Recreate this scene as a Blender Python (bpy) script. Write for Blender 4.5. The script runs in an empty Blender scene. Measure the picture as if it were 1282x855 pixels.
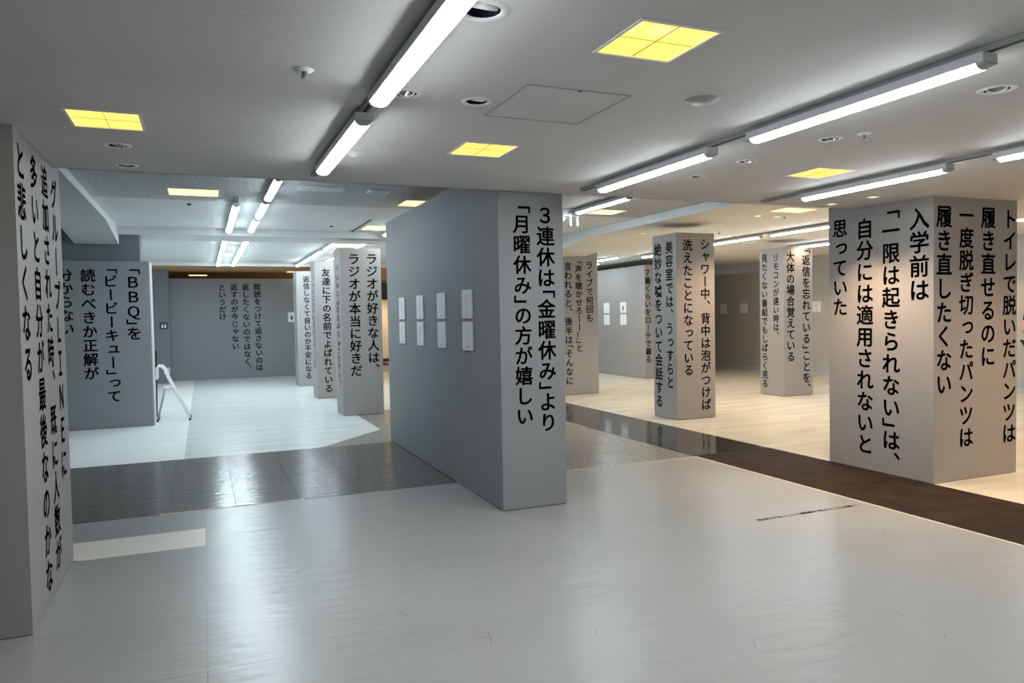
import bpy, bmesh, math, random
from mathutils import Vector, Matrix

SC = bpy.context.scene
COL = SC.collection
R = random.Random(7)

# ------------------------------------------------------------------ camera
YAW, PITCH, ROLL, FPX, EYE = 0.3947, 0.03413, -0.01835, 930.1, 1.5
def _basis():
    cy, sy = math.cos(YAW), math.sin(YAW)
    m = Matrix(((cy, -sy, 0), (0, 0, -1), (sy, cy, 0)))
    cp, sp = math.cos(PITCH), math.sin(PITCH)
    cr, sr = math.cos(ROLL), math.sin(ROLL)
    return Matrix(((cr, -sr, 0), (sr, cr, 0), (0, 0, 1))) @ Matrix(((1, 0, 0), (0, cp, -sp), (0, sp, cp))) @ m
B = _basis()
cam = bpy.data.cameras.new('camera')
cam.sensor_fit = 'HORIZONTAL'; cam.sensor_width = 36.0
cam.lens = FPX * 36.0 / 1282.0
cam.clip_end = 200
co = bpy.data.objects.new('camera', cam); COL.objects.link(co)
M3 = Matrix((B[0], -B[1], -B[2])).transposed()
co.matrix_world = Matrix.Translation((0, 0, EYE)) @ M3.to_4x4()
SC.camera = co

# ------------------------------------------------------------------ world, exposure
w = bpy.data.worlds.new('interior'); SC.world = w; w.use_nodes = True
w.node_tree.nodes['Background'].inputs[0].default_value = (0.8, 0.9, 1.0, 1)
w.node_tree.nodes['Background'].inputs[1].default_value = 0.2
SC.view_settings.view_transform = 'Standard'
SC.view_settings.look = 'None'
SC.view_settings.gamma = 1.0
SC.view_settings.exposure = 0.0
BAR = 52.0            # LED bar strength
COOL = (0.92, 0.98, 1.0)
COOLER = (0.76, 0.92, 1.0)   # rear rows
WARM = (1.0, 0.70, 0.43)
SPOT = 105.0          # warm downlights, watts
Z1, Z2, Z3, Z4 = 2.45, 2.87, 2.76, 2.80   # low ceiling, high ceiling, right ceiling, brown ceiling

# ------------------------------------------------------------------ materials
def new_mat(name, color, rough=0.6, spec=0.5, metal=0.0, emit=None, es=0.0):
    m = bpy.data.materials.new(name); m.use_nodes = True
    b = m.node_tree.nodes['Principled BSDF']
    b.inputs['Base Color'].default_value = (*color, 1)
    b.inputs['Roughness'].default_value = rough
    b.inputs['Specular IOR Level'].default_value = spec
    b.inputs['Metallic'].default_value = metal
    if emit:
        b.inputs['Emission Color'].default_value = (*emit, 1)
        b.inputs['Emission Strength'].default_value = es
    return m

def noisy(name, c1, c2, rough=0.6, scale=3.0, stretch=(1, 1, 1), bump=0.0, bscale=60.0, rvar=0.0, spec=0.5, detail=5.0, bstretch=None, bdist=0.01):
    m = new_mat(name, c1, rough, spec); nt = m.node_tree; N = nt.nodes; L = nt.links
    b = N['Principled BSDF']
    tc = N.new('ShaderNodeTexCoord')
    mp = N.new('ShaderNodeMapping'); mp.inputs['Scale'].default_value = stretch
    L.new(tc.outputs['Object'], mp.inputs['Vector'])
    n = N.new('ShaderNodeTexNoise'); n.inputs['Scale'].default_value = scale; n.inputs['Detail'].default_value = detail
    L.new(mp.outputs[0], n.inputs['Vector'])
    cr = N.new('ShaderNodeValToRGB')
    cr.color_ramp.elements[0].position = 0.3; cr.color_ramp.elements[0].color = (*c1, 1)
    cr.color_ramp.elements[1].position = 0.7; cr.color_ramp.elements[1].color = (*c2, 1)
    L.new(n.outputs['Fac'], cr.inputs['Fac']); L.new(cr.outputs['Color'], b.inputs['Base Color'])
    if rvar:
        mr = N.new('ShaderNodeMapRange'); mr.inputs[3].default_value = rough - rvar; mr.inputs[4].default_value = rough + rvar
        L.new(n.outputs['Fac'], mr.inputs[0]); L.new(mr.outputs[0], b.inputs['Roughness'])
    if bump:
        mp2 = N.new('ShaderNodeMapping'); mp2.inputs['Scale'].default_value = bstretch or stretch
        L.new(tc.outputs['Object'], mp2.inputs['Vector'])
        n2 = N.new('ShaderNodeTexNoise'); n2.inputs['Scale'].default_value = bscale; n2.inputs['Detail'].default_value = 3
        L.new(mp2.outputs[0], n2.inputs['Vector'])
        bp = N.new('ShaderNodeBump'); bp.inputs['Strength'].default_value = bump; bp.inputs['Distance'].default_value = bdist
        L.new(n2.outputs['Fac'], bp.inputs['Height']); L.new(bp.outputs[0], b.inputs['Normal'])
    return m

MT = {
 'ceil_low':  noisy('ceiling paint', (0.60, 0.60, 0.60), (0.66, 0.655, 0.65), 0.75, 1.2, bump=0.25, bscale=35, bdist=0.004),
 'ceil_hi':   noisy('high ceiling paint', (0.66, 0.68, 0.69), (0.74, 0.75, 0.75), 0.8, 0.8, bump=0.15, bscale=40, bdist=0.004),
 'stucco':    noisy('stippled ceiling board', (0.36, 0.37, 0.37), (0.70, 0.70, 0.69), 0.9, 38, bump=0.9, bscale=120, bdist=0.006, detail=6),
 'ceil_r':    noisy('right ceiling paint', (0.76, 0.74, 0.70), (0.82, 0.80, 0.76), 0.8, 0.8, bump=0.1, bscale=40, bdist=0.003),
 'white':     new_mat('white painted metal', (0.78, 0.79, 0.79), 0.4),
 'fascia':    noisy('white fascia board', (0.74, 0.77, 0.78), (0.80, 0.82, 0.83), 0.6, 2),
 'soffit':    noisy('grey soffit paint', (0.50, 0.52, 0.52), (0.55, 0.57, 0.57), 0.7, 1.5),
 'brown':     noisy('brown wood ceiling', (0.55, 0.30, 0.13), (0.66, 0.38, 0.18), 0.5, 2.0, stretch=(1, 12, 1)),
 'gray':      noisy('grey partition cloth', (0.235, 0.245, 0.255), (0.265, 0.272, 0.28), 0.62, 0.9, bump=0.06, bscale=200, bdist=0.001),
 'gray_warm': noisy('grey pillar wrap', (0.325, 0.308, 0.300), (0.355, 0.338, 0.330), 0.6, 0.9, bump=0.05, bscale=200, bdist=0.001),
 'gray_dark': noisy('dark grey wall paint', (0.15, 0.16, 0.175), (0.17, 0.18, 0.195), 0.7, 1.2),
 'wall_r':    noisy('taupe grey wall paint', (0.46, 0.44, 0.40), (0.50, 0.48, 0.44), 0.7, 1.2),
 'gray_light':noisy('pale grey edge', (0.5, 0.52, 0.53), (0.56, 0.57, 0.58), 0.6, 1.2),
 'cream':     new_mat('cream wall paint', (0.72, 0.66, 0.52), 0.6),
 'vinyl':     noisy('grey vinyl floor', (0.308, 0.305, 0.296), (0.345, 0.342, 0.332), 0.29, 0.9, stretch=(1, 1.6, 1), bump=0.25, bscale=3.2, bstretch=(1.0, 3.2, 1), rvar=0.03, bdist=0.02, spec=0.4),
 'tile':      noisy('dark floor tile', (0.075, 0.070, 0.062), (0.15, 0.142, 0.13), 0.17, 5.0, stretch=(1, 5, 1), bump=0.42, bscale=5.0, bstretch=(1.2, 6.0, 1), bdist=0.012),
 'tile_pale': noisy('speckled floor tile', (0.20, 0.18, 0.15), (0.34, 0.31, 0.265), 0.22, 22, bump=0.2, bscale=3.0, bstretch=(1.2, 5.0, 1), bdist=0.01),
 'scuff':     new_mat('scuff', (0.14, 0.14, 0.14), 0.5),
 'joint':     new_mat('dark joint', (0.05, 0.05, 0.05), 0.8),
 'whitefloor':noisy('white vinyl floor', (0.84, 0.86, 0.83), (0.90, 0.92, 0.89), 0.25, 1.5, stretch=(0.6, 5, 1), bump=0.08, bscale=2, bstretch=(1, 5, 1), bdist=0.012),
 'bluefloor': noisy('pale vinyl floor', (0.60, 0.63, 0.62), (0.74, 0.77, 0.76), 0.22, 1.5, stretch=(0.6, 5, 1), bump=0.08, bscale=2, bstretch=(1, 5, 1), bdist=0.012),
 'beige':     noisy('cream marbled floor', (0.60, 0.54, 0.42), (0.74, 0.68, 0.57), 0.24, 1.6, stretch=(0.7, 3, 1), bump=0.06, bscale=2, bstretch=(1, 4, 1), bdist=0.01, detail=6),
 'patch':     noisy('pale streaked floor patch', (0.74, 0.68, 0.60), (0.82, 0.76, 0.69), 0.35, 6, stretch=(1, 5, 1)),
 'walk_gloss':noisy('black polished stone', (0.020, 0.019, 0.018), (0.035, 0.033, 0.03), 0.09, 3, bump=0.02, bscale=3, bdist=0.01),
 'walk_mat':  noisy('brown carpet', (0.018, 0.012, 0.009), (0.040, 0.025, 0.018), 0.75, 5, bump=0.5, bscale=260, bdist=0.004, detail=6, spec=0.1),
 'trim':      new_mat('cream edge strip', (0.75, 0.66, 0.5), 0.4),
 'ink':       new_mat('black vinyl lettering', (0.008, 0.009, 0.011), 0.65, 0.12),
 'ink2':      new_mat('dark print', (0.03, 0.035, 0.045), 0.5),
 'rail':      new_mat('grey light rail', (0.33, 0.35, 0.36), 0.45),
 'slot':      new_mat('black slot', (0.01, 0.01, 0.01), 0.5),
 'body':      new_mat('lamp body', (0.68, 0.71, 0.73), 0.4),
 'cap':       new_mat('lamp end cap', (0.42, 0.45, 0.47), 0.4),
 'led':       new_mat('led diffuser', (0.8, 0.85, 0.87), 0.5, emit=COOL, es=BAR),
 'led_rear':  new_mat('cooler led diffuser', (0.8, 0.85, 0.87), 0.5, emit=COOLER, es=BAR),
 'yellow':    new_mat('yellow light film', (0.85, 0.62, 0.12), 0.5, emit=(1.0, 0.86, 0.38), es=1.0),
 'ywall':     new_mat('yellow lit housing', (0.92, 0.72, 0.22), 0.5, emit=(1.0, 0.79, 0.25), es=0.66),
 'divider':   new_mat('brown divider wire', (0.30, 0.18, 0.04), 0.5),
 'peach':     new_mat('warm light film', (0.85, 0.70, 0.4), 0.5, emit=(1.0, 0.82, 0.45), es=1.1),
 'warmlens':  new_mat('warm lamp lens', (0.9, 0.8, 0.6), 0.4, emit=(1.0, 0.80, 0.50), es=3.0),
 'dark':      new_mat('dark lamp interior', (0.012, 0.016, 0.022), 0.25),
 'mirror':    new_mat('lamp reflector', (0.6, 0.63, 0.66), 0.2, metal=0.8),
 'metal':     new_mat('dull metal', (0.35, 0.36, 0.36), 0.35, metal=0.8),
 'paper':     new_mat('white board', (0.86, 0.88, 0.88), 0.5),
 'black':     new_mat('black', (0.01, 0.01, 0.012), 0.5),
 'cloth':     noisy('black shirt', (0.010, 0.010, 0.012), (0.016, 0.016, 0.018), 0.85, 30),
 'trouser':   noisy('dark trousers', (0.025, 0.028, 0.035), (0.035, 0.038, 0.045), 0.85, 30),
 'skin':      noisy('skin', (0.50, 0.29, 0.20), (0.56, 0.34, 0.24), 0.5, 8),
 'hair':      new_mat('hair', (0.012, 0.010, 0.009), 0.45),
 'stoolw':    new_mat('white enamel tube', (0.80, 0.83, 0.84), 0.35),
 'rubber':    new_mat('grey rubber foot', (0.08, 0.08, 0.08), 0.7),
 'eye':       new_mat('eye', (0.7, 0.7, 0.7), 0.2),
}

# ------------------------------------------------------------------ mesh helpers
class MB:
    def __init__(s): s.v = []; s.f = []
    def add(s, vs, fs):
        o = len(s.v); s.v += [tuple(v) for v in vs]; s.f += [tuple(i + o for i in f) for f in fs]; return s
    def box(s, x0, x1, y0, y1, z0, z1):
        return s.add([(x0,y0,z0),(x1,y0,z0),(x1,y1,z0),(x0,y1,z0),(x0,y0,z1),(x1,y0,z1),(x1,y1,z1),(x0,y1,z1)],
                     [(0,3,2,1),(4,5,6,7),(0,1,5,4),(1,2,6,5),(2,3,7,6),(3,0,4,7)])
    def prism(s, poly, z0, z1):            # poly counter-clockwise in xy
        n = len(poly)
        return s.add([(x, y, z0) for x, y in poly] + [(x, y, z1) for x, y in poly],
                     [tuple(range(n))[::-1], tuple(range(n, 2*n))] + [(i, (i+1) % n, (i+1) % n + n, i + n) for i in range(n)])
    def prism_yz(s, poly, x0, x1):
        n = len(poly)
        return s.add([(x0, y, z) for y, z in poly] + [(x1, y, z) for y, z in poly],
                     [tuple(range(n))[::-1], tuple(range(n, 2*n))] + [(i, (i+1) % n, (i+1) % n + n, i + n) for i in range(n)])
    def lathe(s, prof, n=20, c=(0, 0, 0), rot=None):
        vs = []
        for r, z in prof:
            for k in range(n):
                a = 2 * math.pi * k / n
                p = Vector((r * math.cos(a), r * math.sin(a), z))
                if rot: p = rot @ p
                vs.append(p + Vector(c))
        fs = []
        for j in range(len(prof) - 1):
            for k in range(n):
                fs.append((j*n+k, j*n+(k+1) % n, (j+1)*n+(k+1) % n, (j+1)*n+k))
        return s.add(vs, fs)
    def disc(s, r, z, n=20, c=(0, 0, 0), rot=None):
        vs = []
        for k in range(n):
            p = Vector((r * math.cos(2*math.pi*k/n), r * math.sin(2*math.pi*k/n), z))
            if rot: p = rot @ p
            vs.append(p + Vector(c))
        return s.add(vs, [tuple(range(n))])
    def tube(s, pts, r, n=10):
        pts = [Vector(p) for p in pts]; vs = []; fs = []
        for i, p in enumerate(pts):
            d = (pts[min(i+1, len(pts)-1)] - pts[max(i-1, 0)]).normalized()
            a = d.orthogonal().normalized() if i == 0 else (a - d * a.dot(d)).normalized()
            b = d.cross(a)
            for k in range(n):
                t = 2*math.pi*k/n
                vs.append(p + (a*math.cos(t) + b*math.sin(t)) * r)
        for i in range(len(pts)-1):
            for k in range(n): fs.append((i*n+k, i*n+(k+1) % n, (i+1)*n+(k+1) % n, (i+1)*n+k))
        fs.append(tuple(range(n))[::-1]); fs.append(tuple(range((len(pts)-1)*n, len(pts)*n)))
        return s.add(vs, fs)
    def build(s, name, mat, parent=None, smooth=False, recalc=False, loc=None):
        me = bpy.data.meshes.new(name); me.from_pydata(s.v, [], s.f); me.update()
        if recalc:
            bm = bmesh.new(); bm.from_mesh(me); bmesh.ops.recalc_face_normals(bm, faces=bm.faces); bm.to_mesh(me); bm.free()
        if smooth:
            for p in me.polygons: p.use_smooth = True
        if isinstance(mat, (list, tuple)):
            for m in mat: me.materials.append(MT[m])
        else: me.materials.append(MT[mat])
        o = bpy.data.objects.new(name, me); COL.objects.link(o)
        if loc: o.location = loc
        if parent: o.parent = parent
        return o

def tag(o, label=None, cat=None, group=None, kind=None):
    if label: o['label'] = label
    if cat: o['category'] = cat
    if group: o['group'] = group
    if kind: o['kind'] = kind
    return o
def empty(name, loc, label=None, cat=None, group=None):
    o = bpy.data.objects.new(name, None); COL.objects.link(o); o.location = loc; o.empty_display_size = 0.1
    return tag(o, label, cat, group)
def copy_tree(o, parent=None):
    c = o.copy(); COL.objects.link(c)
    if parent: c.parent = parent
    for ch in list(o.children): copy_tree(ch, c)
    return c
def struct(name, mb, mat, parent=None):
    o = mb.build(name, mat, parent)
    if not parent: o['kind'] = 'structure'
    return o

# ------------------------------------------------------------------ floor
base = struct('floor', MB().box(-6, 13.2, -4, 26.2, -0.15, -0.004), 'joint')
def sheet(name, poly, mat, top=0.0, inset=0.0015):
    cx = sum(p[0] for p in poly) / len(poly); cy = sum(p[1] for p in poly) / len(poly)
    q = []
    for x, y in poly:
        q.append((x - inset * (1 if x > cx else -1), y - inset * (1 if y > cy else -1)))
    return MB().prism(q, -0.004, top).build(name, mat, base)
def rect(x0, x1, y0, y1): return [(x0, y0), (x1, y0), (x1, y1), (x0, y1)]
YS0, YS1, XW0, XW1 = 6.385, 8.865, 4.72, 5.72
sheet('vinyl_sheet', rect(-6, -0.022, -4, 3.41), 'vinyl')
sheet('vinyl_sheet', rect(-0.022, XW0-0.02, -4, 3.41), 'vinyl', inset=0.0004)
# left rear sheet is cut out around the pale patch
sheet('vinyl_sheet', rect(-0.022, XW0-0.02, 3.41, YS0-0.012), 'vinyl', inset=0.0008)
sheet('vinyl_sheet', rect(-6, -0.022, 3.41, 5.36), 'vinyl', inset=0.0)
sheet('vinyl_sheet', rect(-6, -0.86, 5.36, 5.81), 'vinyl', inset=0.0)
sheet('vinyl_sheet', rect(-6, -0.022, 5.81, YS0-0.012), 'vinyl', inset=0.0)
tag(sheet('floor_patch', [(-0.70, 5.34), (-0.022, 5.355), (-0.022, 5.81), (-0.86, 5.83), (-0.86, 5.42)], 'patch', top=-0.0003, inset=0.0), 'pale patch in the grey vinyl')
# dark tile strip, tile by tile
T = 0.5
xs = [0.21 + T * k for k in range(-12, 10)]
ys = [YS0, 6.51, 7.01, 7.51, 8.01, 8.51, YS1]
for i in range(len(xs)):
    x0, x1 = xs[i], min(xs[i] + T, XW0)
    if x1 - x0 < 0.05: continue
    for j in range(len(ys) - 1):
        pale = x0 > 2.9  # paler tile colour here stands in for reflected light on the strip
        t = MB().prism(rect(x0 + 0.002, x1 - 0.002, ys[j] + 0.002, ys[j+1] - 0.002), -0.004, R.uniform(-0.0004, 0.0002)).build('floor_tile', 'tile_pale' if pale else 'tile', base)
# floor beyond the strip
sheet('vinyl_sheet', rect(-6, -0.22, YS1, 26), 'whitefloor', inset=0.001)
sheet('vinyl_sheet', [(-0.22, YS1), (1.15, YS1), (1.30, 8.93), (2.19, 9.95), (2.19, 21.0), (-0.22, 21.0)], 'bluefloor', inset=0.001)
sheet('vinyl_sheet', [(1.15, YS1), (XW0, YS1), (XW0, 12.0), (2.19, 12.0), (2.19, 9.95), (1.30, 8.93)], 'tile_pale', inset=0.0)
sheet('vinyl_sheet', rect(2.19, XW0, 12.0, 26), 'beige', inset=0.001)
# walkway
sheet('walkway_slab', rect(XW0, XW1, 6.43, 26), 'walk_gloss', inset=0.0)
tag(sheet('walkway_carpet', rect(XW0, XW1, -4, 6.43), 'walk_mat', top=0.002, inset=0.0), 'matt dark brown carpeted length of the walkway')
for (a, b, c, d) in ((XW1, 8.2, -4, 10.1), (8.2, 13.1, -4, 10.1), (XW1, 8.2, 10.1, 26), (8.2, 13.1, 10.1, 26)):
    sheet('marbled_sheet', rect(a, b, c, d), 'beige', inset=0.001)
struct('trim_1', MB().box(XW0-0.02, XW0-0.002, -4, YS0, -0.004, 0.004), 'trim')
struct('trim_2', MB().box(2.65, XW0-0.02, YS0-0.012, YS0-0.002, -0.004, 0.003), 'trim')
struct('trim_3', MB().box(-0.35, 0.75, YS0-0.012, YS0-0.002, -0.004, 0.003), 'trim')
struct('trim_4', MB().box(XW1-0.004, XW1+0.004, -4, 4.42, -0.004, 0.003), 'trim')

# scuffs worn into the near vinyl
sm = MB(); rs = random.Random(11)
for _ in range(150):
    x, y = rs.uniform(-0.8, 4.6), rs.uniform(1.9, 6.2)
    a = rs.uniform(-0.6, 2.2); L = rs.choice((0.006, 0.02, 0.05, 0.09, 0.14)) * rs.uniform(0.6, 1.2); wd = rs.uniform(0.0006, 0.0016) if L > 0.01 else 0.003
    px, py = x, y; n = 4; cv = rs.uniform(-0.5, 0.5)
    for k in range(n):
        a2 = a + cv * k / n; qx, qy = px + math.cos(a2) * L / n, py + math.sin(a2) * L / n
        nx, ny = -math.sin(a2) * wd, math.cos(a2) * wd
        sm.add([(px - nx, py - ny, 0.0005), (qx - nx, qy - ny, 0.0005), (qx + nx, qy + ny, 0.0005), (px + nx, py + ny, 0.0005)], [(0, 1, 2, 3)])
        px, py = qx, qy
tag(sm.build('scuff_marks', 'scuff', base), 'thin dark scuff scratches', kind='stuff')

# ------------------------------------------------------------------ ceilings (with real holes)
def holed(name, x0, x1, y0, y1, z, holes, mat, thick=0.02, parent=None):
    hs = [(a, b, c, d) for a, b, c, d in holes if a >= x0 and b <= x1 and c >= y0 and d <= y1]
    X = sorted({x0, x1, *[h[0] for h in hs], *[h[1] for h in hs]}); Y = sorted({y0, y1, *[h[2] for h in hs], *[h[3] for h in hs]})
    vi = {}; vs = []; fs = []
    def V(i, j):
        if (i, j) not in vi: vi[(i, j)] = len(vs); vs.append((X[i], Y[j], z))
        return vi[(i, j)]
    for i in range(len(X)-1):
        for j in range(len(Y)-1):
            cx, cy = (X[i]+X[i+1])/2, (Y[j]+Y[j+1])/2
            if any(a < cx < b and c < cy < d for a, b, c, d in hs): continue
            fs.append((V(i, j), V(i, j+1), V(i+1, j+1), V(i+1, j)))
    mb = MB().add(vs, fs)
    return struct(name, mb, mat, parent)

TROFF = []      # (x0,x1,y0,y1,z,kind)
for a in ((-0.53, -0.24, 3.80, 4.11), (1.345, 1.650, 2.08, 2.385), (1.355, 1.660, 3.845, 4.145), (3.820, 4.120, 3.80, 4.095)): TROFF.append((*a, Z1, 'yellow'))
for a in ((-0.28, 0.20, 8.38, 8.80), (2.24, 2.66, 8.48, 8.92), (2.29, 2.67, 10.95, 11.45), (2.32, 2.68, 13.65, 14.35), (2.25, 2.6, 18.9, 19.3), (4.85, 5.24, 8.55, 8.94)): TROFF.append((*a, Z2, 'peach'))
TROFF.append((6.62, 7.12, 7.10, 7.42, Z3, 'peach'))
for a in ((-0.30, 0.17, 22.3, 22.8), (2.15, 2.5, 20.6, 21.0)): TROFF.append((*a, Z4, 'peach'))
DARKDL = [(0.835, 2.19, 0.060), (0.825, 3.10, 0.050), (1.149, 3.112, 0.050), (-0.388, 4.499, 0.050), (-0.393, 5.049, 0.048), (3.247, 3.152, 0.048), (3.208, 3.788, 0.048), (3.222, 4.315, 0.045), (3.233, 2.204, 0.055)]
WARMLOW = [(5.268, 4.651), (5.235, 5.069)]
WARMR = [(6.81, 7.84), (7.13, 7.83), (6.45, 10.05), (8.07, 10.0), (9.38, 10.96), (9.74, 10.0), (8.18, 14.0), (6.9, 2.7), (6.3, 3.35), (7.6, 4.4), (9.6, 4.4), (9.6, 7.2), (11.6, 12.6), (11.9, 8.6)]  # last two are hidden fill lights, added to brighten the side wall
holes = [t[:4] for t in TROFF]
sq = lambda x, y, r: (x-r, x+r, y-r, y+r)
lowh = [t[:4] for t in TROFF if t[4] == Z1] + [sq(x, y, r) for x, y, r in DARKDL] + [sq(x, y, 0.045) for x, y in WARMLOW]
YE = 5.255
c1 = holed('ceiling', -6, 13.1, -4, YE, Z1, lowh, 'ceil_low')
struct('ceiling_fascia', MB().box(-6, 13.1, YE-0.012, YE, Z1, Z2+0.3), 'ceil_low', c1)
hi = [t[:4] for t in TROFF if t[4] == Z2]
holed('ceiling', -6, 5.82, YE, 9.15, Z2, hi, 'stucco')
holed('ceiling', -6, 5.82, 9.15, 18.75, Z2, hi, 'ceil_hi')
rh = [t[:4] for t in TROFF if t[4] == Z3] + [sq(x, y, 0.05) for x, y in WARMR if y > YE]
c3 = holed('ceiling', 5.82, 13.1, YE, 26, Z3, rh, 'ceil_r')
struct('ceiling_step', MB().box(5.81, 5.82, YE, 26, Z3, Z2+0.05), 'fascia', c3)
bh = [t[:4] for t in TROFF if t[4] == Z4]
c4 = holed('ceiling', -6, 5.82, 18.75, 26, Z4, bh, 'brown')
struct('ceiling_step', MB().box(-6, 5.81, 18.74, 18.75, Z4, Z2+0.02), 'fascia', c4)
struct('trim_5', MB().box(-1.6, 5.81, 11.80, 12.72, 2.77, Z2), 'ceil_hi')
# lid so nothing leaks in
struct('ceiling', MB().box(-6.1, 13.2, -4.1, 26.2, 3.1, 3.15), 'ceil_low')
# sloping bulkhead at the left and its dark back wall
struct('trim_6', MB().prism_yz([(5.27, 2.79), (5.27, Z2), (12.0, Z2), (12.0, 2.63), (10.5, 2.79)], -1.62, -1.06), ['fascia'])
# its underside is a darker grey
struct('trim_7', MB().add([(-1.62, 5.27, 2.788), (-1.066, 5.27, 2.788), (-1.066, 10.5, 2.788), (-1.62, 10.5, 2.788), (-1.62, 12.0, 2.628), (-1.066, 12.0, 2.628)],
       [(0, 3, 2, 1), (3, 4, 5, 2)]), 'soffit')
# low end of the bulkhead at the right, over the short wall
struct('trim_9', MB().add([(5.812, 10.6, Z3+0.002), (5.812, 13.2, Z3+0.002), (5.812, 13.2, 2.47), (5.826, 10.6, Z3+0.002), (5.826, 13.2, Z3+0.002), (5.826, 13.2, 2.47)], [(0, 1, 2), (3, 5, 4), (0, 2, 5, 3), (1, 4, 5, 2)]), 'fascia')
struct('trim_8', MB().prism_yz([(10.6, Z3), (12.44, Z3), (12.44, 2.60)], 5.83, 6.72), ['ceil_r'])

# ------------------------------------------------------------------ walls
struct('wall_back', MB().box(-6.1, 13.2, -4.1, -4, 0, 3.1), 'gray_light')
struct('wall_left', MB().box(-6.1, -6, -4, 26, 0, 3.1), 'gray_light')
wr = struct('wall_right', MB().box(13.1, 13.2, -4, 26, 0, 3.1), 'wall_r')
struct('wall_far', MB().box(-6, 13.1, 26, 26.1, 0, 3.1), 'gray_dark')
struct('wall_far_panel', MB().box(5.1, 6.8, 25.4, 25.6, 0.12, 2.15), 'cream')
struct('baseboard_far', MB().box(5.1, 6.8, 25.38, 25.6, 0, 0.12), 'black')
struct('baseboard_right', MB().box(13.06, 13.1, -4, 26, 0, 0.09), 'gray_light')
# dark wall behind the left partition, up to the high ceiling
struct('wall_left_rear', MB().box(-6, -0.80, 12.04, 12.5, 0, Z2), 'gray_dark')
wt = struct('wall_toilet', MB().box(-6, -0.74, 20.1, 20.6, 0, Z2-0.07), 'gray_dark')
# hidden junction to the near-left room
struct('wall_near_left', MB().box(-6, -1.9, 4.3, 4.45, 0, Z1), 'gray')

# ------------------------------------------------------------------ vertical Japanese lettering
GL = {}
BOLD = [(0.023 * math.cos(k * math.pi / 4), 0.018 * math.sin(k * math.pi / 4)) for k in range(8)]
def glyph(ch, bold=0.002):
    if ch in GL: return GL[ch]
    c = bpy.data.curves.new('g', 'FONT'); c.body = ch; c.size = 1.0; c.resolution_u = 3; c.offset = bold
    o = bpy.data.objects.new('g', c); COL.objects.link(o)
    bpy.context.view_layer.update()
    ev = o.evaluated_get(bpy.context.evaluated_depsgraph_get())
    me = bpy.data.meshes.new_from_object(ev)
    v0 = [(v.co.x, v.co.y) for v in me.vertices]; f0 = [tuple(p.vertices) for p in me.polygons]; vs = []; fs = []
    for dx, dy in BOLD:
        fs += [tuple(i + len(vs) for i in f) for f in f0]; vs += [(x + dx, y + dy) for x, y in v0]
    bpy.data.objects.remove(o); bpy.data.curves.remove(c); bpy.data.meshes.remove(me)
    GL[ch] = (vs, fs); return GL[ch]
SMALL = set('ぁぃぅぇぉっゃゅょァィゥェォッャュョ')
def layout(text, em=0.97):
    """positions in pitch units: list of (verts2d, faces), x to the right, y down the column negative"""
    cur = 0.0; out = []
    for ch in text:
        vs, fs = glyph(ch)
        adv = 0.5 if ch in '「」' else 1.0
        if ch == '「': cy = cur
        elif ch == '」': cy = cur - 0.5
        else: cy = cur - 0.5
        q = []
        for x, y in vs:
            x -= 0.5; y -= 0.38
            if ch in '「」ー': x, y = y, -x
            elif ch in SMALL: x += 0.09; y += 0.10
            elif ch == '、': x += 0.62; y += 0.62
            elif ch == '！': pass
            q.append((x * em, cy + y * em))
        out.append((q, fs)); cur -= adv
    return out
def lettering(text, plane, c, u0, ztop, zbot, parent, mat='ink', width=None, eps=0.0015, name='lettering'):
    """plane 'Y-': face looks to -Y at y=c ; 'X+': looks to +X at x=c ; 'X-': looks to -X"""
    lay = layout(text)
    top = max(y for q, _ in lay for _, y in q); bot = min(y for q, _ in lay for _, y in q)
    s = (ztop - zbot) / (top - bot); wx = width or s
    mb = MB()
    for q, fs in lay:
        vs = []
        for x, y in q:
            z = ztop + (y - top) * s; u = x * wx
            if plane == 'Y-': vs.append((u0 + u, c - eps, z))
            elif plane == 'X+': vs.append((c + eps, u0 + u, z))
            else: vs.append((c - eps, u0 - u, z))
        mb.add(vs, fs)
    return mb.build(name, mat, parent)
def small_print(plane, c, u0, ztop, zbot, parent, cols=2, pitch=0.05, rnd=None, hgt=0.03, wid=0.022):
    """columns of tiny characters too small to read: short strokes"""
    rr = rnd or R; mb = MB(); e = 0.0014
    for k in range(cols):
        z = ztop - (0.0 if k == 0 else rr.uniform(0, pitch)); end = zbot + (rr.uniform(0, 0.25) * (ztop - zbot) if k else 0)
        uc = u0 + (cols - 1) * 0.5 * pitch - k * pitch if plane != 'X-' else u0 - (cols - 1) * 0.5 * pitch + k * pitch
        while z - hgt > end:
            for _ in range(4):
                dz = rr.uniform(0.1, 0.9) * hgt; a = rr.uniform(0.5, 1) * wid; t = hgt * 0.22
                if rr.random() < 0.3: a, t = wid * 0.16, hgt * 0.8; dz = hgt * 0.5
                o = rr.uniform(-0.2, 0.2) * wid
                P = [(uc + o - a/2, z - dz - t/2), (uc + o + a/2, z - dz - t/2), (uc + o + a/2, z - dz + t/2), (uc + o - a/2, z - dz + t/2)]
                if plane == 'Y-': mb.add([(u, c - e, zz) for u, zz in P], [(0, 1, 2, 3)])
                elif plane == 'X+': mb.add([(c + e, u, zz) for u, zz in P], [(0, 1, 2, 3)])
                else: mb.add([(c - e, u, zz) for u, zz in P], [(3, 2, 1, 0)])
            z -= pitch * 0.92
    return mb.build('small_lettering', 'ink2', parent)

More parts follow.
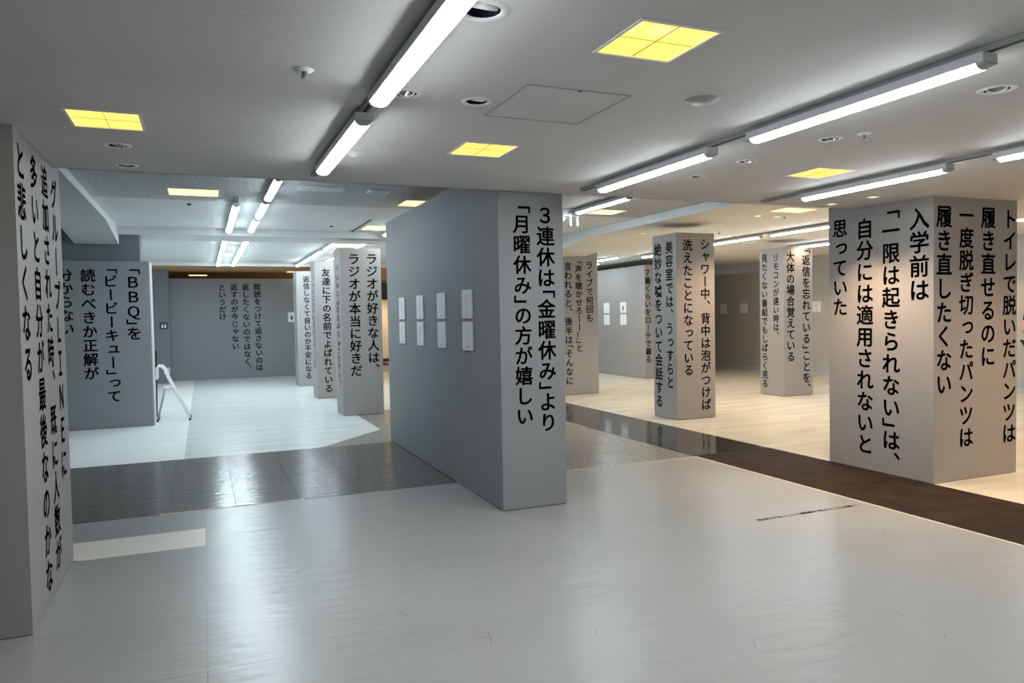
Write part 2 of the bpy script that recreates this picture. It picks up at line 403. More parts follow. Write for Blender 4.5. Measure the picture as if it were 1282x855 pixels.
# ------------------------------------------------------------------ pillars and partitions
def pillar(name, x0, x1, y0, y1, h, label, mat='gray_warm', cat='pillar', foot=True):
    mb = MB(); z0 = 0.006 if foot else 0
    mb.box(x0, x1, y0, y1, z0, h)
    o = mb.build(name, mat); tag(o, label, cat)
    if foot: MB().box(x0+0.006, x1-0.006, y0+0.006, y1-0.006, 0.0, 0.0058).build('gap_shadow', 'black', o)  # inset black strip stands in for the shadow in the gap below
    return o
def stepped(name, x0, x1, y0, y1, label, mat, h2=Z2-0.002):
    """goes up to the low ceiling and, beyond its edge, to the high one"""
    mb = MB().prism_yz([(y0, 0.004), (y1, 0.004), (y1, h2), (YE+0.002, h2), (YE+0.002, Z1-0.001), (y0, Z1-0.001)], x0, x1)
    o = mb.build(name, mat); tag(o, label, 'pillar')
    MB().box(x0+0.006, x1-0.006, y0+0.006, y1-0.006, 0.0, 0.0038).build('gap_shadow', 'black', o)  # black for the shaded gap at the floor
    return o

left = stepped('pillar', -1.88, -0.80, 4.174, 5.415, 'broad grey pillar lettered about a group chat beside the pale floor patch', 'gray_warm')
LT = lettering
LT('グループＬＩＮＥに', 'X+', -0.80, 5.198, 2.377, 0.574, left)
LT('追加された時、既に人数が', 'X+', -0.80, 4.917, 2.399, 0.105, left)
LT('多いと自分が最後なのかな', 'X+', -0.80, 4.625, 2.398, 0.064, left)
LT('と悲しくなる', 'X+', -0.80, 4.313, 2.386, 1.224, left)

blk = pillar('partition', 2.096, 2.640, 5.262, 8.96, 2.66, 'long grey partition with big lettering on its end and eight white boards', 'gray', 'partition')
LT('３連休は「金曜休み」より', 'Y-', 5.262, 2.49, 2.341, 0.592, blk)
LT('「月曜休み」の方が嬉しい', 'Y-', 5.262, 2.289, 2.343, 0.663, blk)

bbq = pillar('partition', -2.6, -0.690, 12.0, 12.035, 2.39, 'dark grey partition in front of the rear column, lettered about the reading of BBQ', 'gray', 'partition')
LT('「ＢＢＱ」を', 'Y-', 12.0, -0.904, 2.275, 1.26, bbq)
LT('「ビービーキュー」って', 'Y-', 12.0, -1.189, 2.274, 0.378, bbq)
LT('読むべきか正解が', 'Y-', 12.0, -1.467, 2.277, 0.715, bbq)
LT('分からない', 'Y-', 12.0, -1.743, 2.272, 1.361, bbq)
MB().box(-0.6895, -0.675, 12.0, 12.45, 0.006, 2.39).build('edge_board', 'gray_light', bbq)

farw = pillar('partition', -0.755, 2.36, 20.9, 21.0, 2.62, 'wide grey partition closing the pale floor at the far end, lettered about read receipts', 'gray', 'partition')
for t, px, zt, zb in (('既読をつけて返さないのは', 1.385, 2.484, 0.173), ('返したくないのではなく、', 1.09, 2.484, 0.264), ('返すのが今じゃない', 0.805, 2.484, 0.764), ('というだけ', 0.51, 2.465, 1.539)):
    LT(t, 'Y-', 20.9, px, zt, zb, farw)

radio = pillar('pillar', 1.985, 2.620, 11.60, 12.17, 2.60, 'pillar lettered about people who like radio, nearest of the row on the pale floor')
LT('ラジオが好きな人は、', 'Y-', 11.60, 2.477, 2.507, 0.731, radio)
LT('ラジオが本当に好きだ', 'Y-', 11.60, 2.2, 2.503, 0.612, radio)
small_print('X-', 1.985, 11.87, 2.35, 0.35, radio, cols=2, pitch=0.14, hgt=0.115, wid=0.11)
tomo = pillar('pillar', 1.985, 2.620, 14.38, 14.95, 2.60, 'pillar lettered about friends using first names, second of the row on the pale floor')
LT('友達に下の名前でよばれている', 'Y-', 14.38, 2.195, 2.468, 0.116, tomo)
small_print('X-', 1.985, 14.65, 2.35, 0.45, tomo, cols=2, pitch=0.14, hgt=0.115, wid=0.11)
hen = pillar('pillar', 1.985, 2.620, 17.35, 17.92, 2.60, 'pillar lettered about worrying over a reply, third and farthest of the row on the pale floor')
LT('返信しなくて良いのか不安になる', 'Y-', 17.35, 2.207, 2.493, 0.164, hen)
small_print('X-', 1.985, 17.6, 2.35, 0.55, hen, cols=2, pitch=0.14, hgt=0.115, wid=0.11)

big = stepped('pillar', 5.72, 6.785, 4.436, 5.571, 'broadest grey pillar beside the brown carpet, lettered on two faces', 'gray_warm', Z3-0.002)
LT('入学前は', 'X-', 5.72, 4.572, 2.367, 1.574, big)
LT('「一限は起きられない」は、', 'X-', 5.72, 4.858, 2.377, 0.149, big)
LT('自分には適用されないと', 'X-', 5.72, 5.143, 2.349, 0.156, big)
LT('思っていた', 'X-', 5.72, 5.433, 2.369, 1.45, big)
LT('トイレで脱いだパンツは', 'Y-', 4.436, 6.685, 2.364, 0.282, big)
LT('履き直せるのに', 'Y-', 4.436, 6.401, 2.375, 0.985, big)
LT('一度脱ぎ切ったパンツは', 'Y-', 4.436, 6.122, 2.311, 0.29, big)
LT('履き直したくない', 'Y-', 4.436, 5.846, 2.368, 0.771, big)

shw = pillar('pillar', 6.10, 6.75, 8.67, 9.245, 2.62, 'square pillar lettered about washing your back, nearest the black polished walkway')
LT('シャワー中、背中は泡がつけば', 'Y-', 8.67, 6.589, 2.534, 0.12, shw)
LT('洗えたことになっている', 'Y-', 8.67, 6.296, 2.528, 0.621, shw)
LT('美容室では、うっすらと', 'X-', 6.10, 8.832, 2.517, 0.442, shw)
LT('絶妙な嘘をついて会話する', 'X-', 6.10, 9.11, 2.512, 0.145, shw)

rem = pillar('pillar', 9.375, 10.03, 10.15, 10.745, 2.62, 'square pillar lettered about the remote control and forgotten replies, on the cream floor')
LT('「返信を忘れている」ことを、', 'Y-', 10.15, 9.887, 2.569, 0.146, rem)
LT('大体の場合覚えている', 'Y-', 10.15, 9.532, 2.542, 0.618, rem)
LT('リモコンが遠い時は、', 'X-', 9.375, 10.336, 2.504, 1.09, rem)
LT('見たくない番組でもしばらく見る', 'X-', 9.375, 10.623, 2.526, 0.133, rem)

liv = MB().box(5.95, 6.97, 12.445, 12.9, 0.006, 2.595).box(6.72, 6.97, 12.445, 12.9, 2.595, Z3-0.002).build('pillar', 'gray_warm')
tag(liv, 'taupe wall pillar under the sloping beam end, lettered about a singer at a live show', 'pillar')
MB().box(5.956, 6.964, 12.451, 12.894, 0, 0.0058).build('gap_shadow', 'black', liv)  # shadow line under the pillar, as a black strip
LT('ライブで何回も', 'Y-', 12.445, 6.793, 2.496, 1.369, liv)
LT('「声を聴かせろーー！」と', 'Y-', 12.445, 6.566, 2.501, 0.81, liv)
LT('言われると、後半は「そんなに', 'Y-', 12.445, 6.343, 2.492, 0.194, liv)

nan = pillar('partition', 9.42, 10.5, 14.62, 22.0, 2.62, 'long grey partition beyond the cream floor with four white boards, lettered about seven garments', 'gray_warm', 'partition')
LT('７着くらいをローテで着る', 'Y-', 14.62, 9.504, 2.508, 0.37, nan)

# floor sentence (single line of small characters lying on the vinyl)
fmb = MB(); ftxt = '靴紐がほどけた瞬間を見たことは無い'; px0, px1, fy = 3.643, 4.610, 4.200
fp = (px1 - px0) / len(ftxt)
for i, ch in enumerate(ftxt):
    vs, fs = glyph(ch)
    fmb.add([(px0 + (i + x) * fp, fy + y * fp * 0.8, 0.0008) for x, y in vs], fs)
fmb.build('floor_lettering', 'ink', base)

# ------------------------------------------------------------------ white text boards
def board(x0, x1, y0, y1, z0, z1, face, label, group, seed, mark=True):
    rr = random.Random(seed)
    cx, cy, cz = (x0+x1)/2, (y0+y1)/2, (z0+z1)/2
    mb = MB().box(x0, x1, y0, y1, z0, z1)
    o = mb.build('text_board', 'paper'); tag(o, label, 'board', group)
    W = (y1 - y0) if face[0] == 'X' else (x1 - x0); H = z1 - z0
    c = x0 if face == 'X-' else y0; u = cy if face[0] == 'X' else cx
    sgn = -1 if face == 'X-' else 1
    m = MB(); e = 0.0008
    def q(ua, ub, za, zb):
        if face == 'X-': m.add([(c - e, ua, za), (c - e, ub, za), (c - e, ub, zb), (c - e, ua, zb)], [(3, 2, 1, 0)])
        else: m.add([(ua, c - e, za), (ub, c - e, za), (ub, c - e, zb), (ua, c - e, zb)], [(0, 1, 2, 3)])
    for col in range(rr.choice((1, 2, 2))):
        uu = u + (0.012 - 0.024 * col) * sgn
        z = z1 - H * 0.22; n = rr.randint(6, 11)
        for k in range(n):
            for _ in range(2):
                dz = rr.uniform(-0.004, 0.004); q(uu - 0.0055, uu + 0.0055, z + dz - 0.001, z + dz + 0.001)
            q(uu - 0.001, uu + 0.001, z - 0.004, z + 0.004)
            z -= 0.0125
    m.build('printed_text', 'ink2', o)
    m = MB()
    if mark == 'figure':
        q(u - 0.03, u + 0.03, cz - 0.06, cz + 0.01); q(u - 0.016, u + 0.016, cz + 0.009, cz + 0.05)
        m.build('printed_figure', 'ink2', o); m = MB()
    q(u - 0.018, u + 0.018, z0 + 0.022, z0 + 0.031)
    m.build('printed_mark', 'ink2', o)
    return o
ordn = ['first', 'second', 'third', 'fourth', 'fifth', 'sixth', 'seventh', 'eighth', 'ninth', 'tenth']
for k, yc in enumerate((5.995, 6.735, 7.475, 8.225)):
    for j, (za, zb) in enumerate(((1.487, 1.732), (1.214, 1.459))):
        board(2.084, 2.0955, yc-0.125, yc+0.125, za, zb, 'X-', f'white board, {ordn[k]} from the lettered end, {"upper" if j == 0 else "lower"} row, long partition', 'white boards on the long partition', k*2+j)
for k, yc in enumerate((15.56, 16.36)):
    for j, (za, zb) in enumerate(((1.53, 1.785), (1.238, 1.495))):
        board(9.406, 9.4195, yc-0.135, yc+0.135, za, zb, 'X-', f'{"upper" if j == 0 else "lower"} white board of the {"nearer" if k == 0 else "farther"} pair on the seven garments partition', 'white boards beyond the cream floor', 30+k*2+j, mark='figure' if (k, j) == (0, 0) else True)
for k, yc in enumerate((16.44, 15.62, 13.12)):
    board(13.085, 13.0995, yc-0.13, yc+0.13, 1.467, 1.718, 'X-', ('single white board on the dark side wall, farthest from the camera', 'white board on the dark side wall, middle one of three', 'white board on the dark side wall just behind the remote control pillar')[k], 'white boards on the dark side wall', 40+k)
board(2.155, 2.34, 20.885, 20.8995, 1.45, 1.713, 'Y-', 'white board with a black figure on the far partition', 'white boards on far partition', 60, mark='figure')

# ------------------------------------------------------------------ LED bars on light rails
LEN = 1.28
def make_bar(led='led'):
    root = empty('tube_light', (0, 0, 0))
    hl = LEN / 2
    MB().prism_yz([(-hl+0.005, -0.036), (hl-0.005, -0.036), (hl-0.005, -0.0005), (-hl+0.005, -0.0005)], -0.040, 0.040).build('lamp_body', 'body', root)
    n = 6; a = []
    for k in range(n + 1):
        t = math.pi * k / n
        a.append((-0.037 * math.cos(t), -0.0365 - 0.020 * math.sin(t)))
    vs = [(x, -hl+0.035, z) for x, z in a] + [(x, hl-0.035, z) for x, z in a]
    fs = [(i, i+1, i+1+n+1, i+n+1) for i in range(n)]
    MB().add(vs, fs).build('diffuser', led, root, smooth=True, recalc=False)
    for s in (-1, 1):
        e0, e1 = (-hl, -hl+0.035) if s < 0 else (hl-0.035, hl)
        o0, o1 = (0.45, 1.0) if s < 0 else (1.0, 0.45)
        vs = [(x*1.03, e0, -0.0365 + (z + 0.0365) * o0) for x, z in a] + [(x*1.03, e1, -0.0365 + (z + 0.0365) * o1) for x, z in a]
        m = len(a)
        fs = [(i, i+1, i+1+m, i+m) for i in range(m-1)] + [tuple(range(m)), tuple(range(m, 2*m))[::-1], (0, m, 2*m-1, m-1)]
        MB().add(vs, fs).build('end_cap', 'cap', root, recalc=True)
    return root
proto = make_bar(); proto_rear = make_bar('led_rear'); first = {proto: True, proto_rear: True}
def bar(x, y0, z, label, group):
    src = proto if y0 < 5.2 else proto_rear
    o = src if first[src] else copy_tree(src); first[src] = False
    o.location = (x, y0 + LEN/2, z); tag(o, label, 'lamp', group); return o
RT = 0.022
def rail(x, y0, y1, z, label):
    root = empty('light_rail', (x, (y0+y1)/2, z), label, 'rail')
    h = (y1-y0)/2
    MB().box(-0.018, 0.018, -h, h, -RT, -0.0005).build('channel', 'rail', root)
    MB().box(-0.010, 0.010, -h+0.01, h-0.01, -RT-0.0012, -RT-0.0002).build('slot', 'slot', root)
    return root
rows = [
 (0.70, Z1, [0.25, 1.81, 3.35], -1.0, 4.98, 'near low ceiling row before the long partition'),
 (2.67, Z1, [0.20, 1.84, 3.43], -1.0, 4.98, 'low ceiling row between the yellow panels'),
 (4.45, Z1, [0.22, 1.76, 3.33], -1.0, 5.06, 'low ceiling row above the brown carpet'),
 (0.70, Z2, [7.23, 8.72, 10.25], 5.4, 11.7, 'longer rear row before the cross beam'),
 (0.40, Z2, [9.0, 10.4], 8.7, 11.7, 'short rear row before the cross beam'),
 (0.715, Z2, [12.9, 14.42, 15.94, 17.44], 12.8, 18.7, 'row past the cross beam nearer the pillars'),
 (0.385, Z2, [12.9, 14.42, 15.94, 17.44], 12.8, 18.7, 'row past the cross beam by the toilet sign'),
 (2.17, Z2, [12.95, 14.5, 15.95, 17.4], 12.8, 18.7, 'rear row above the lettered pillars'),
 (2.70, Z2, [10.35, 13.0, 14.7, 16.3], 10.2, 11.75, 'rear row behind the radio pillar'),
 (4.50, Z2, [7.26, 8.85, 13.2, 15.0], 5.5, 10.3, 'rear row beside the white step'),
 (8.34, Z3, [6.4, 8.02, 9.52, 13.9], 6.2, 11.0, 'nearer cream ceiling row'),
 (10.45, Z3, [6.4, 8.1, 9.75], 6.2, 11.2, 'cream ceiling row by the side wall'),
 (8.70, Z3, [12.3, 15.4, 17.0], 12.2, 18.4, 'cream ceiling row before the rear partition'),
]
for x, zc, ylist, r0, r1, desc in rows:
    rail(x, r0, r1, zc, f'slim grey rail of the {desc}')
    for k, y in enumerate(ylist):
        inside = r0 - 0.01 <= y and y + LEN <= r1 + 0.3
        bar(x, y, zc - (RT + 0.002 if inside else 0.0005), f'tube light, {ordn[k]} from near in the {desc}', f'tube lights of the {desc}')
# ------------------------------------------------------------------ square recessed lights
def troffer(x0, x1, y0, y1, z, kind, label):
    cx, cy = (x0+x1)/2, (y0+y1)/2; hx, hy = (x1-x0)/2, (y1-y0)/2
    root = empty('square_ceiling_light', (cx, cy, z), label, 'ceiling light', 'square ceiling lights')
    d = 0.09; f = 0.012
    m = MB()
    for a in ((-hx-f, hx+f, -hy-f, -hy), (-hx-f, hx+f, hy, hy+f), (-hx-f, -hx, -hy, hy), (hx, hx+f, -hy, hy)): m.box(*a, -0.004, -0.0005)
    m.build('trim_frame', 'white', root)
    MB().add([(-hx, -hy, 0), (hx, -hy, 0), (hx, hy, 0), (-hx, hy, 0), (-hx, -hy, d), (hx, -hy, d), (hx, hy, d), (-hx, hy, d)],
             [(0, 4, 5, 1), (1, 5, 6, 2), (2, 6, 7, 3), (3, 7, 4, 0)]).build('housing', 'ywall' if kind == 'yellow' else 'peach', root)
    MB().add([(-hx, -hy, d), (hx, -hy, d), (hx, hy, d), (-hx, hy, d)], [(0, 3, 2, 1)]).build('light_panel', kind, root)
    MB().box(-0.0015, 0.0015, -hy, hy, 0.06, d-0.001).build('louver', 'ywall' if kind == 'yellow' else 'peach', root)
    MB().box(-hx, hx, -0.0015, 0.0015, 0.06, d-0.001).build('louver', 'ywall' if kind == 'yellow' else 'peach', root)
    if kind == 'yellow':
        MB().box(-0.001, 0.001, -hy, hy, 0.001, 0.004).build('divider', 'divider', root)
        MB().box(-hx, hx, -0.0006, 0.0006, 0.001, 0.003).build('divider', 'divider', root)
TL = ['yellow square ceiling light beside the broad pillar about the group chat', 'largest yellow square ceiling light, beside the access hatch', 'yellow square ceiling light in front of the long partition',
      'yellow square ceiling light between the two lamp rows over the carpet side', 'warm square light in the stippled ceiling nearest the white bulkhead', 'warm square light in the stippled ceiling touching the long partition',
      'warm square light behind the long dark slot vent', 'warm square light over the radio pillar', 'warm square light over the reply pillar', 'warm square light beside the hanging exit sign frame',
      'warm square light in the cream ceiling near the broadest pillar', 'warm light in the brown wood ceiling over the far partition', 'warm light in the brown wood ceiling next to the reply pillar']
for t, l in zip(TROFF, TL): troffer(*t, l)

# ------------------------------------------------------------------ round downlights
def spot(x, y, z, power, size=2.3):
    l = bpy.data.lights.new('downlight_beam', 'SPOT'); l.energy = power; l.color = WARM; l.spot_size = size; l.spot_blend = 0.7; l.shadow_soft_size = 0.06
    o = bpy.data.objects.new('downlight_beam', l); COL.objects.link(o); o.location = (x, y, z - 0.012); return o
def downlight(x, y, z, r, label, warm=False, tilt=0.5, az=0.0):
    root = empty('downlight', (x, y, z), label, 'downlight', 'warm round downlights' if warm else 'unlit round downlights')
    k = r * 1.42
    MB().lathe([(r*0.93, 0.0), (r*0.98, -0.004), (k*0.93, -0.004), (k, -0.0005)], 24).build('trim_ring', 'white', root, smooth=True)
    if warm:
        MB().disc(r*0.94, 0.004, 20).build('lens', 'warmlens', root)
        MB().lathe([(r*1.02, 0.0), (r*1.02, 0.05)], 20).build('housing', 'white', root)
    else:
        MB().lathe([(r*1.0, 0.0), (r*0.98, 0.07), (0.001, 0.072)], 20).build('housing', 'dark', root)
        rot = Matrix.Rotation(az, 3, 'Z') @ Matrix.Rotation(tilt, 3, 'X')
        MB().lathe([(r*0.66, 0.0), (r*0.70, -0.006), (r*0.80, -0.004), (r*0.80, 0.010)], 20, (0, 0, 0.012), rot).build('gimbal_ring', 'white', root, smooth=True)
        MB().lathe([(r*0.66, 0.002), (r*0.45, 0.016), (0.001, 0.022)], 20, (0, 0, 0.012), rot).build('reflector', 'dark' if az == 0 else 'mirror', root, smooth=True)
DL = ['largest unlit swivel downlight beside the nearest tube light', 'unlit swivel downlight partly behind the joint of the near tube lights', 'unlit swivel downlight next to the access hatch',
      'unlit downlight just beyond the yellow light near the broad pillar', 'unlit downlight nearest the ceiling edge above the white bulkhead', 'unlit downlight beside the small sprinkler on the carpet side',
      'unlit downlight between two lit rows, middle of its line of three', 'unlit downlight nearest the ceiling edge between two lit rows', 'unlit swivel downlight with a pale tilted lamp, close to the picture edge']
AZ = [0, 2.6, 0.0, 2.2, 0.0, 1.6, 1.6, 0, 2.2]
for (x, y, r), l, az in zip(DARKDL, DL, AZ): downlight(x, y, Z1, r, l, False, 0.45, az)
for (x, y), l in zip(WARMLOW, ('lit warm downlight, nearer one above the broadest pillar side', 'lit warm downlight, farther one at the low ceiling edge')):
    downlight(x, y, Z1, 0.045, l, True); spot(x, y, Z1, SPOT * (0.8 if y < 5 else 1.35), 1.75)
WL = ['warm downlight in the cream ceiling beside the warm square light', 'warm downlight next to the cream ceiling sensor', 'warm downlight left of the washing pillar top', 'warm downlight behind the washing pillar',
      'warm downlight in front of the remote control pillar', 'warm downlight beside the remote control pillar', 'warm downlight near the seven garments partition', 'warm downlight over the carpet edge, nearest', 'warm downlight facing the lettered side of the broadest pillar',
      'warm downlight behind the broadest pillar', 'warm downlight over the cream floor beyond the broadest pillar', 'warm downlight in the middle of the cream ceiling', 'added fill downlight for the side wall beyond the remote control pillar', 'added fill downlight for the side wall beside the remote control pillar']
for (x, y), l in zip(WARMR, WL):
    zz = Z3 if y > YE else Z1
    downlight(x, y, zz - (0.0 if y > YE else 0.006), 0.05, l, True); spot(x, y, zz - (0.0 if y > YE else 0.006), SPOT * (0.3 if (x, y) == (9.74, 10.0) else 1.0))

downlight(5.55, 24.3, Z4-0.006, 0.05, 'added fill downlight before the cream wall at the far end', True); spot(5.55, 24.3, Z4-0.006, SPOT * 3)  # fill light added to brighten the cream wall
# ------------------------------------------------------------------ small ceiling fittings
b = MB().lathe([(0.001, -0.012), (0.060, -0.010), (0.062, -0.003), (0.074, -0.003), (0.076, -0.0005)], 24).build('blank_cover', 'rail', None, smooth=True, loc=(2.095, 2.761, Z1))
tag(b, 'flat round grey blanking cover on the low ceiling beyond the yellow panel', 'cover')
def sprinkler(x, y, z, label):
    root = empty('sprinkler', (x, y, z), label, 'sprinkler')
    MB().lathe([(0.012, -0.010), (0.030, -0.006), (0.036, -0.0005)], 18).build('escutcheon', 'white', root, smooth=True)
    MB().lathe([(0.009, -0.008), (0.009, -0.026), (0.014, -0.028), (0.014, -0.032), (0.001, -0.033)], 12).build('sprinkler_head', 'metal', root, smooth=True)
sprinkler(0.387, 2.931, Z1, 'small metal sprinkler head on the bare low ceiling')
sprinkler(3.327, 2.993, Z1, 'small metal sprinkler head beside an unlit downlight')
sprinkler(5.15, 10.05, Z2, 'sprinkler head under the high ceiling by the hanging sign')
sprinkler(7.55, 9.57, Z3, 'sprinkler head just behind the washing pillar')
sprinkler(7.2, 7.77, Z3, 'small sprinkler between warm downlights of the cream ceiling')
sprinkler(0.94, 14.5, Z2, 'sprinkler head beyond the cross beam')
for p, l in (((-0.097, 9.426), 'tiny dark sensor behind the warm light by the bulkhead'), ((1.795, 11.12), 'tiny dark sensor before the long slot vent')):
    s = MB().lathe([(0.001, -0.02), (0.02, -0.016), (0.028, -0.0005)], 12).build('ceiling_sensor', 'black', None, smooth=True, loc=(*p, Z2)); tag(s, l, 'sensor')
root = empty('smoke_detector', (0.834, 4.288, Z1), 'white domed detector on a square plate beside the far near-row tube light', 'detector')
MB().box(-0.055, 0.055, -0.055, 0.055, -0.004, -0.0005).build('plate', 'body', root)
MB().lathe([(0.001, -0.026), (0.024, -0.022), (0.038, -0.012), (0.042, -0.004)], 20).build('dome', 'white', root, smooth=True)
root = empty('access_hatch', (1.505, 3.06, Z1), 'flat square access hatch in the low ceiling', 'hatch')
m = MB()
for a in ((-0.25, 0.25, -0.252, -0.246), (-0.25, 0.25, 0.246, 0.252), (-0.25, -0.244, -0.246, 0.246), (0.244, 0.25, -0.246, 0.246)): m.box(*a, -0.004, -0.0005)
m.build('hatch_frame', 'rail', root)
MB().box(-0.241, 0.241, -0.243, 0.243, -0.002, -0.0005).build('hatch_panel', 'ceil_low', root)
MB().box(-0.01, 0.01, -0.25, -0.24, -0.006, -0.004).build('latch', 'slot', root)
root = empty('air_vent', (1.19, 7.98, Z2), 'pale rectangular air vent in the stippled ceiling', 'vent')
MB().box(-0.24, 0.24, -0.14, 0.14, -0.006, -0.0005).build('vent_frame', 'body', root)
for k in range(5): MB().box(-0.21, 0.21, -0.11 + k*0.05, -0.085 + k*0.05, -0.010, -0.006).build('slat', 'white', root)
root = empty('ceiling_speaker', (1.80, 7.98, Z2), 'small square white speaker plate in the stippled ceiling', 'speaker')
MB().box(-0.11, 0.11, -0.11, 0.11, -0.012, -0.0005).build('plate', 'white', root)
MB().box(-0.08, 0.08, -0.08, 0.08, -0.014, -0.012).build('grille', 'soffit', root)
root = empty('slot_vent', (2.2, 11.0, Z2), 'long thin dark slot vent in the high ceiling', 'vent')
MB().box(-0.03, 0.03, -0.75, 0.75, -0.004, -0.0005).build('vent_frame', 'body', root)
MB().box(-0.018, 0.018, -0.74, 0.74, -0.006, -0.004).build('slot', 'slot', root)
# hanging exit sign seen from its edge
root = empty('hanging_sign', (4.43, 8.6, Z2), 'white sign frame hanging from the high ceiling beside the long partition', 'sign')
MB().box(-0.11, 0.11, -0.012, 0.012, -0.10, -0.004).build('sign_box', 'body', root)
MB().box(-0.035, 0.045, -0.0135, -0.012, -0.055, -0.03).build('sign_print', 'rail', root)
for s in (-0.10, 0.0, 0.10): MB().box(s-0.012, s+0.012, -0.012, 0.012, -0.22 if s >= 0 else -0.16, -0.10).build('sign_leg', 'white', root)
MB().box(-0.12, 0.12, -0.02, 0.02, -0.004, -0.0005).build('mount', 'rail', root)
# toilet sign and wall plate
root = empty('toilet_sign', (-0.868, 20.1, 1.42), 'small black toilet sign with two white figures on the dark rear wall', 'sign')
MB().box(-0.085, 0.085, -0.012, -0.0005, -0.085, 0.085).build('sign_plate', 'black', root)
for s in (-0.03, 0.035):
    MB().box(s-0.018, s+0.018, -0.0135, -0.0121, -0.055, 0.02).disc(0.001, 0, 3, (s, -0.013, 0)).build('figure', 'paper', root)
    MB().box(s-0.010, s+0.010, -0.0135, -0.0121, 0.028, 0.05).build('figure', 'paper', root)
root = empty('wall_plate', (-0.826, 20.1, 0.32), 'small pale socket plate low on the dark rear wall', 'plate')
MB().box(-0.07, 0.07, -0.010, -0.0005, -0.075, 0.075).build('plate', 'gray_light', root)
MB().box(-0.02, 0.02, -0.012, -0.010, -0.02, 0.02).build('socket', 'soffit', root)

# ------------------------------------------------------------------ white folding step stool by the left partition
st = empty('folding_stool', (-0.45, 12.5, 0), 'white tubular folding stool standing half behind the dark grey partition', 'stool')
def loc(pts): return [(x + 0.45, y - 12.5, z) for x, y, z in pts]
for i, yy in enumerate((12.36, 12.70)):
    MB().tube(loc([(-0.212, yy, 0.03), (-0.50, yy, 0.66), (-0.545, yy, 0.79), (-0.585, yy, 0.835), (-0.63, yy, 0.84), (-0.655, yy, 0.80), (-0.655, yy, 0.64)]), 0.016).build('leg', 'stoolw', st, smooth=True)
    MB().tube(loc([(-0.66, yy+0.03, 0.03), (-0.55, yy+0.03, 0.50)]), 0.012).build('leg', 'metal', st, smooth=True)
    for x, dy in ((-0.212, 0), (-0.66, 0.03)): MB().lathe([(0.001, 0.0), (0.020, 0.0), (0.018, 0.035), (0.001, 0.036)], 10, loc([(x, yy + dy, 0)])[0]).build('rubber_foot', 'rubber', st)
for a in ((-0.26, 0.13), (-0.40, 0.44)):
    MB().tube(loc([(a[0], 12.36, a[1]), (a[0], 12.70, a[1])]), 0.009).build('crossbar', 'stoolw', st, smooth=True)
MB().tube(loc([(-0.63, 12.36, 0.84), (-0.63, 12.70, 0.84)]), 0.014).build('crossbar', 'stoolw', st, smooth=True)
MB().box(-0.12, 0.02, -0.12, 0.18, 0.50, 0.52).build('tread', 'stoolw', st)
bb = MB().prism_yz([(13.0, 0.0), (13.03, 0.0), (13.35, 1.05), (13.32, 1.05)], -1.1, -0.69).build('leaning_board', 'black')
tag(bb, 'black board leaning behind the folding stool', 'board')

# ------------------------------------------------------------------ person partly outside the frame
def skin_body(name, joints, edges, mat, parent, sub=2, rootv=0):
    me = bpy.data.meshes.new(name); me.from_pydata([j[:3] for j in joints], edges, []); o = bpy.data.objects.new(name, me); COL.objects.link(o); o.parent = parent
    md = o.modifiers.new('skin', 'SKIN'); md.use_smooth_shade = True
    lay = me.skin_vertices[0] if me.skin_vertices else None
    if lay is None:
        bm = bmesh.new(); bm.from_mesh(me); bm.verts.layers.skin.verify(); bm.to_mesh(me); bm.free(); lay = me.skin_vertices[0]
    for i, j in enumerate(joints):
        rr = j[3]; lay.data[i].radius = rr if isinstance(rr, tuple) else (rr, rr); lay.data[i].use_root = (i == rootv)
    s = o.modifiers.new('sub', 'SUBSURF'); s.levels = sub; s.render_levels = sub
    me.materials.append(MT[mat]); return o
P = empty('person', (12.80, 8.05, 0), 'person in a black shirt at the picture edge behind the broadest pillar', 'person')
P.rotation_euler = (0, 0, 0)
# body: head, torso, arms with the hand on the hip; faces -Y (to the camera)
J = [(0, 0, 0.95, 0.13), (0, 0, 1.10, 0.12), (0, 0, 1.28, 0.145), (0, 0.0, 1.42, 0.10), (0, -0.01, 1.50, 0.055), (0, -0.02, 1.56, 0.055)]
E_ = [(0, 1), (1, 2), (2, 3), (3, 4), (4, 5)]
def add(p, fromi):
    J.append(p); E_.append((fromi, len(J)-1)); return len(J)-1
for s in (-1, 1):
    a = add((s*0.17, 0, 1.40, 0.06), 3)
    if s < 0:
        bq = add((-0.29, -0.02, 1.24, 0.048), a); c = add((-0.372, -0.03, 1.10, 0.040), bq); d = add((-0.27, -0.09, 1.02, 0.032), c); hnd = add((-0.19, -0.12, 0.98, 0.026), d); add((-0.165, -0.125, 0.955, 0.024), hnd)
    else:
        bq = add((0.22, 0, 1.22, 0.048), a); c = add((0.235, 0.01, 1.08, 0.040), bq); d = add((0.245, -0.04, 0.90, 0.030), c); hnd = add((0.247, -0.05, 0.83, 0.026), d); add((0.247, -0.05, 0.79, 0.024), hnd)
    h = add((s*0.09, 0, 0.86, 0.095), 0); k = add((s*0.10, -0.01, 0.48, 0.062), h); an = add((s*0.10, 0.01, 0.09, 0.042), k); add((s*0.11, -0.13, 0.04, 0.038), an)
body = skin_body('body', J, E_, 'skin', P)
# clothing shells (slightly larger)
def shell(name, idx_r, mat):
    js = [(*J[i][:3], r) for i, r in idx_r]; mp = {i: k for k, (i, r) in enumerate(idx_r)}
    es = [(mp[a], mp[b]) for a, b in E_ if a in mp and b in mp]
    return skin_body(name, js, es, mat, P)
L0 = 6; R0 = 6 + 6 + 4
shell('shirt', [(0, .145), (1, .135), (2, .160), (3, .115), (L0, .075), (L0+1, .062), (R0, .075), (R0+1, .062)], 'cloth')
shell('trousers', [(0, .142), (L0+6, .108), (L0+7, .078), (L0+8, .058), (R0+6, .108), (R0+7, .078), (R0+8, .058)], 'trouser')
